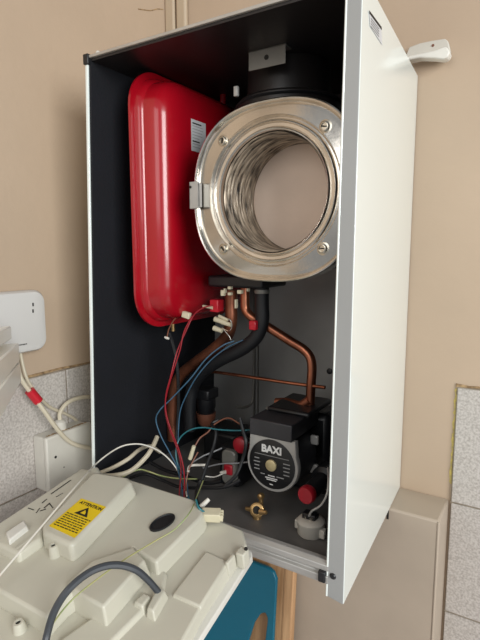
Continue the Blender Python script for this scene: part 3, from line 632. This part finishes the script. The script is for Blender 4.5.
# direction of the boards' long edges (from the near left of frame to the tip by the wall)
def board(tip_top, tip_bot, Yp, thick_back, slant, name, m, label):
    t0 = at(*tip_top, Y=Yp); z1 = t0.z; z0 = at(*tip_bot, Y=Yp).z
    e = (CAM-at(65, 303, Y=0)).normalized(); Lg = .28; slant = e.z*Lg; e.z = 0
    back = Vector((e.y, -e.x, 0))*thick_back
    n0 = Vector((t0.x, t0.y, 0)); n1 = n0+e*Lg
    b = bmesh.new(); q = [n0, n1, n1+back, n0+back]
    b0 = [Vector((v.x, v.y, z0+(slant if i in (1, 2) else 0))) for i, v in enumerate(q)]; b1 = [Vector((v.x, v.y, z1+(slant if i in (1, 2) else 0))) for i, v in enumerate(q)]
    hexa(b, b0+b1); return obj(name, b, m, stk, bevel=.002)
stk = thing('white_tray', at(10, 380, Y=-.13), 'glossy white stepped plastic edge poking in at the left of the photo', 'plastic tray')
board((11, 326), (12, 339), -.13, .03, 0, 'top_tier', 'gloss_white', '')
board((18.7, 343), (18.7, 361), -.125, .04, 0, 'middle_tier', 'gloss_white', '')
board((20, 362), (17, 381), -.125, .04, 0, 'lower_tier', 'gloss_white', '')

# ------------------------------------------------------------------ bracket beside the boiler, boards beneath
p0 = at(412, 55, Y=.33); p1 = at(449, 47, Y=.33)
WBk = thing('wall_bracket', (p0.x+.03, D, p0.z), 'white plastic lug sticking out beside the top of the boiler', 'bracket')
q = [at(x, y, Y=.366) for x, y in ((404, 60), (409, 47), (420, 43), (432, 40.5), (445, 38.5), (448, 41), (450, 50), (449, 56), (444, 58), (430, 56), (412, 58))]
pl = obj('lug_plate', prism(bmesh.new(), q, (0, D-.366, 0)), 'old_white_plastic', WBk, bevel=.0015)
q = [at(x, y, Y=.345) for x, y in ((403, 57), (412, 55), (424, 52.5), (435, 50), (444, 46.5), (447, 47), (450, 52), (447.5, 57), (443, 59), (434, 58), (420, 57.5), (404, 61))]
obj('lug_lip', prism(bmesh.new(), q, (0, .022, 0)), 'pale_plastic', WBk, bevel=.002)
p = at(433, 45.5, Y=.366); obj('screw', lathe(bmesh.new(), p, (0, -1, 0), [(.0024, -.001), (.0022, .001), (.0001, .0012)], 12), 'wire_brown', WBk)
# cutting boards on the worktop, leaning on the pipe boxing
def lean(px, py, Y): return at(px, py, Y=Y)
xr = at(294.5, 590, Y=.26).x
bm = bmesh.new()
def board_poly(x0, x1, ztop, zb, y_top, y_bot, r, t, hole=None):
    h = ztop-zb; out = []
    for a, c in rrect(x1-x0, h, r, 8):
        z = (ztop+zb)/2+c; k = (z-zb)/h; out.append(Vector(((x0+x1)/2+a, y_bot+(y_top-y_bot)*k, z)))
    return out
po = board_poly(-.02, xr, -.10, -.45, .262, .235, .012, .018)
wc = thing('cutting_board', (.1, .24, -.45), 'brown wooden chopping board behind the teal one, under the boiler', 'cutting board')
obj('board', prism(bmesh.new(), po, (0, .018, 0)), 'wood', wc, bevel=.003)
def strip(x0, x1, m, name):
    q = [Vector((x, .262-.027*((-.10-z)/.35)-.0012, z)) for x, z in ((x0, -.445), (x1, -.445), (x1, -.105), (x0, -.105))]
    obj(name, prism(bmesh.new(), q, (0, .004, 0)), m, wc, smooth=False)
strip(xr-.018, xr-.002, 'wood_edge', 'edge_strip'); strip(xr-.020, xr-.0185, 'wood', 'juice_groove')
# teal board: outline with a long handle hole
TY0, TY1 = .213, .238      # bottom / top
Zt = at(262, 566, Y=.238).z
pR = at(276, 590, Y=.236).x; ZB = -.45
bm = bmesh.new(); outer = []
th = Zt-ZB
for a, c in rrect(.24, th, .02, 10):
    outer.append((pR-.12+a, (Zt+ZB)/2+c))
hb = [at(x, y, Y=.232) for x, y in ((265.5, 612), (268.5, 618), (266.5, 640), (264, 662), (252, 664), (247, 655), (250, 640), (255, 622), (261, 613))]
hole = [(v.x, v.z) for v in hb]
N = 96
def resample(poly, cen, N):
    out = []
    n = len(poly)
    for i in range(N):
        a = 2*math.pi*i/N; d = (math.cos(a), math.sin(a)); best = None
        for j in range(n):
            x0_, z0_ = poly[j][0]-cen[0], poly[j][1]-cen[1]; x1_, z1_ = poly[(j+1) % n][0]-cen[0], poly[(j+1) % n][1]-cen[1]
            ex, ez = x1_-x0_, z1_-z0_; det = d[0]*ez-d[1]*ex
            if abs(det) < 1e-12: continue
            t = (x0_*ez-z0_*ex)/det; s = (x0_*d[1]-z0_*d[0])/det
            if t > 0 and -1e-6 <= s <= 1+1e-6 and (best is None or t > best): best = t
        out.append((cen[0]+d[0]*best, cen[1]+d[1]*best))
    return out
cen = (sum(h[0] for h in hole)/len(hole), sum(h[1] for h in hole)/len(hole))
ro, rh = resample(outer, cen, N), resample(hole, cen, N)
def tp3(x, z, dy=0): return Vector((x, TY0+(TY1-TY0)*(z-ZB)/th+dy, z))
vs = [[bm.verts.new(tp3(x, z, dy)) for x, z in ring] for ring, dy in ((ro, 0), (rh, 0), (rh, .009), (ro, .009))]
for a in range(4):
    A_, B_ = vs[a], vs[(a+1) % 4]
    for i in range(N): bm.faces.new((A_[i], A_[(i+1) % N], B_[(i+1) % N], B_[i]))
tag(obj('cutting_board', bm, 'teal_board', bevel=.002), 'teal plastic chopping board with a handle slot, below the boiler', 'cutting board')
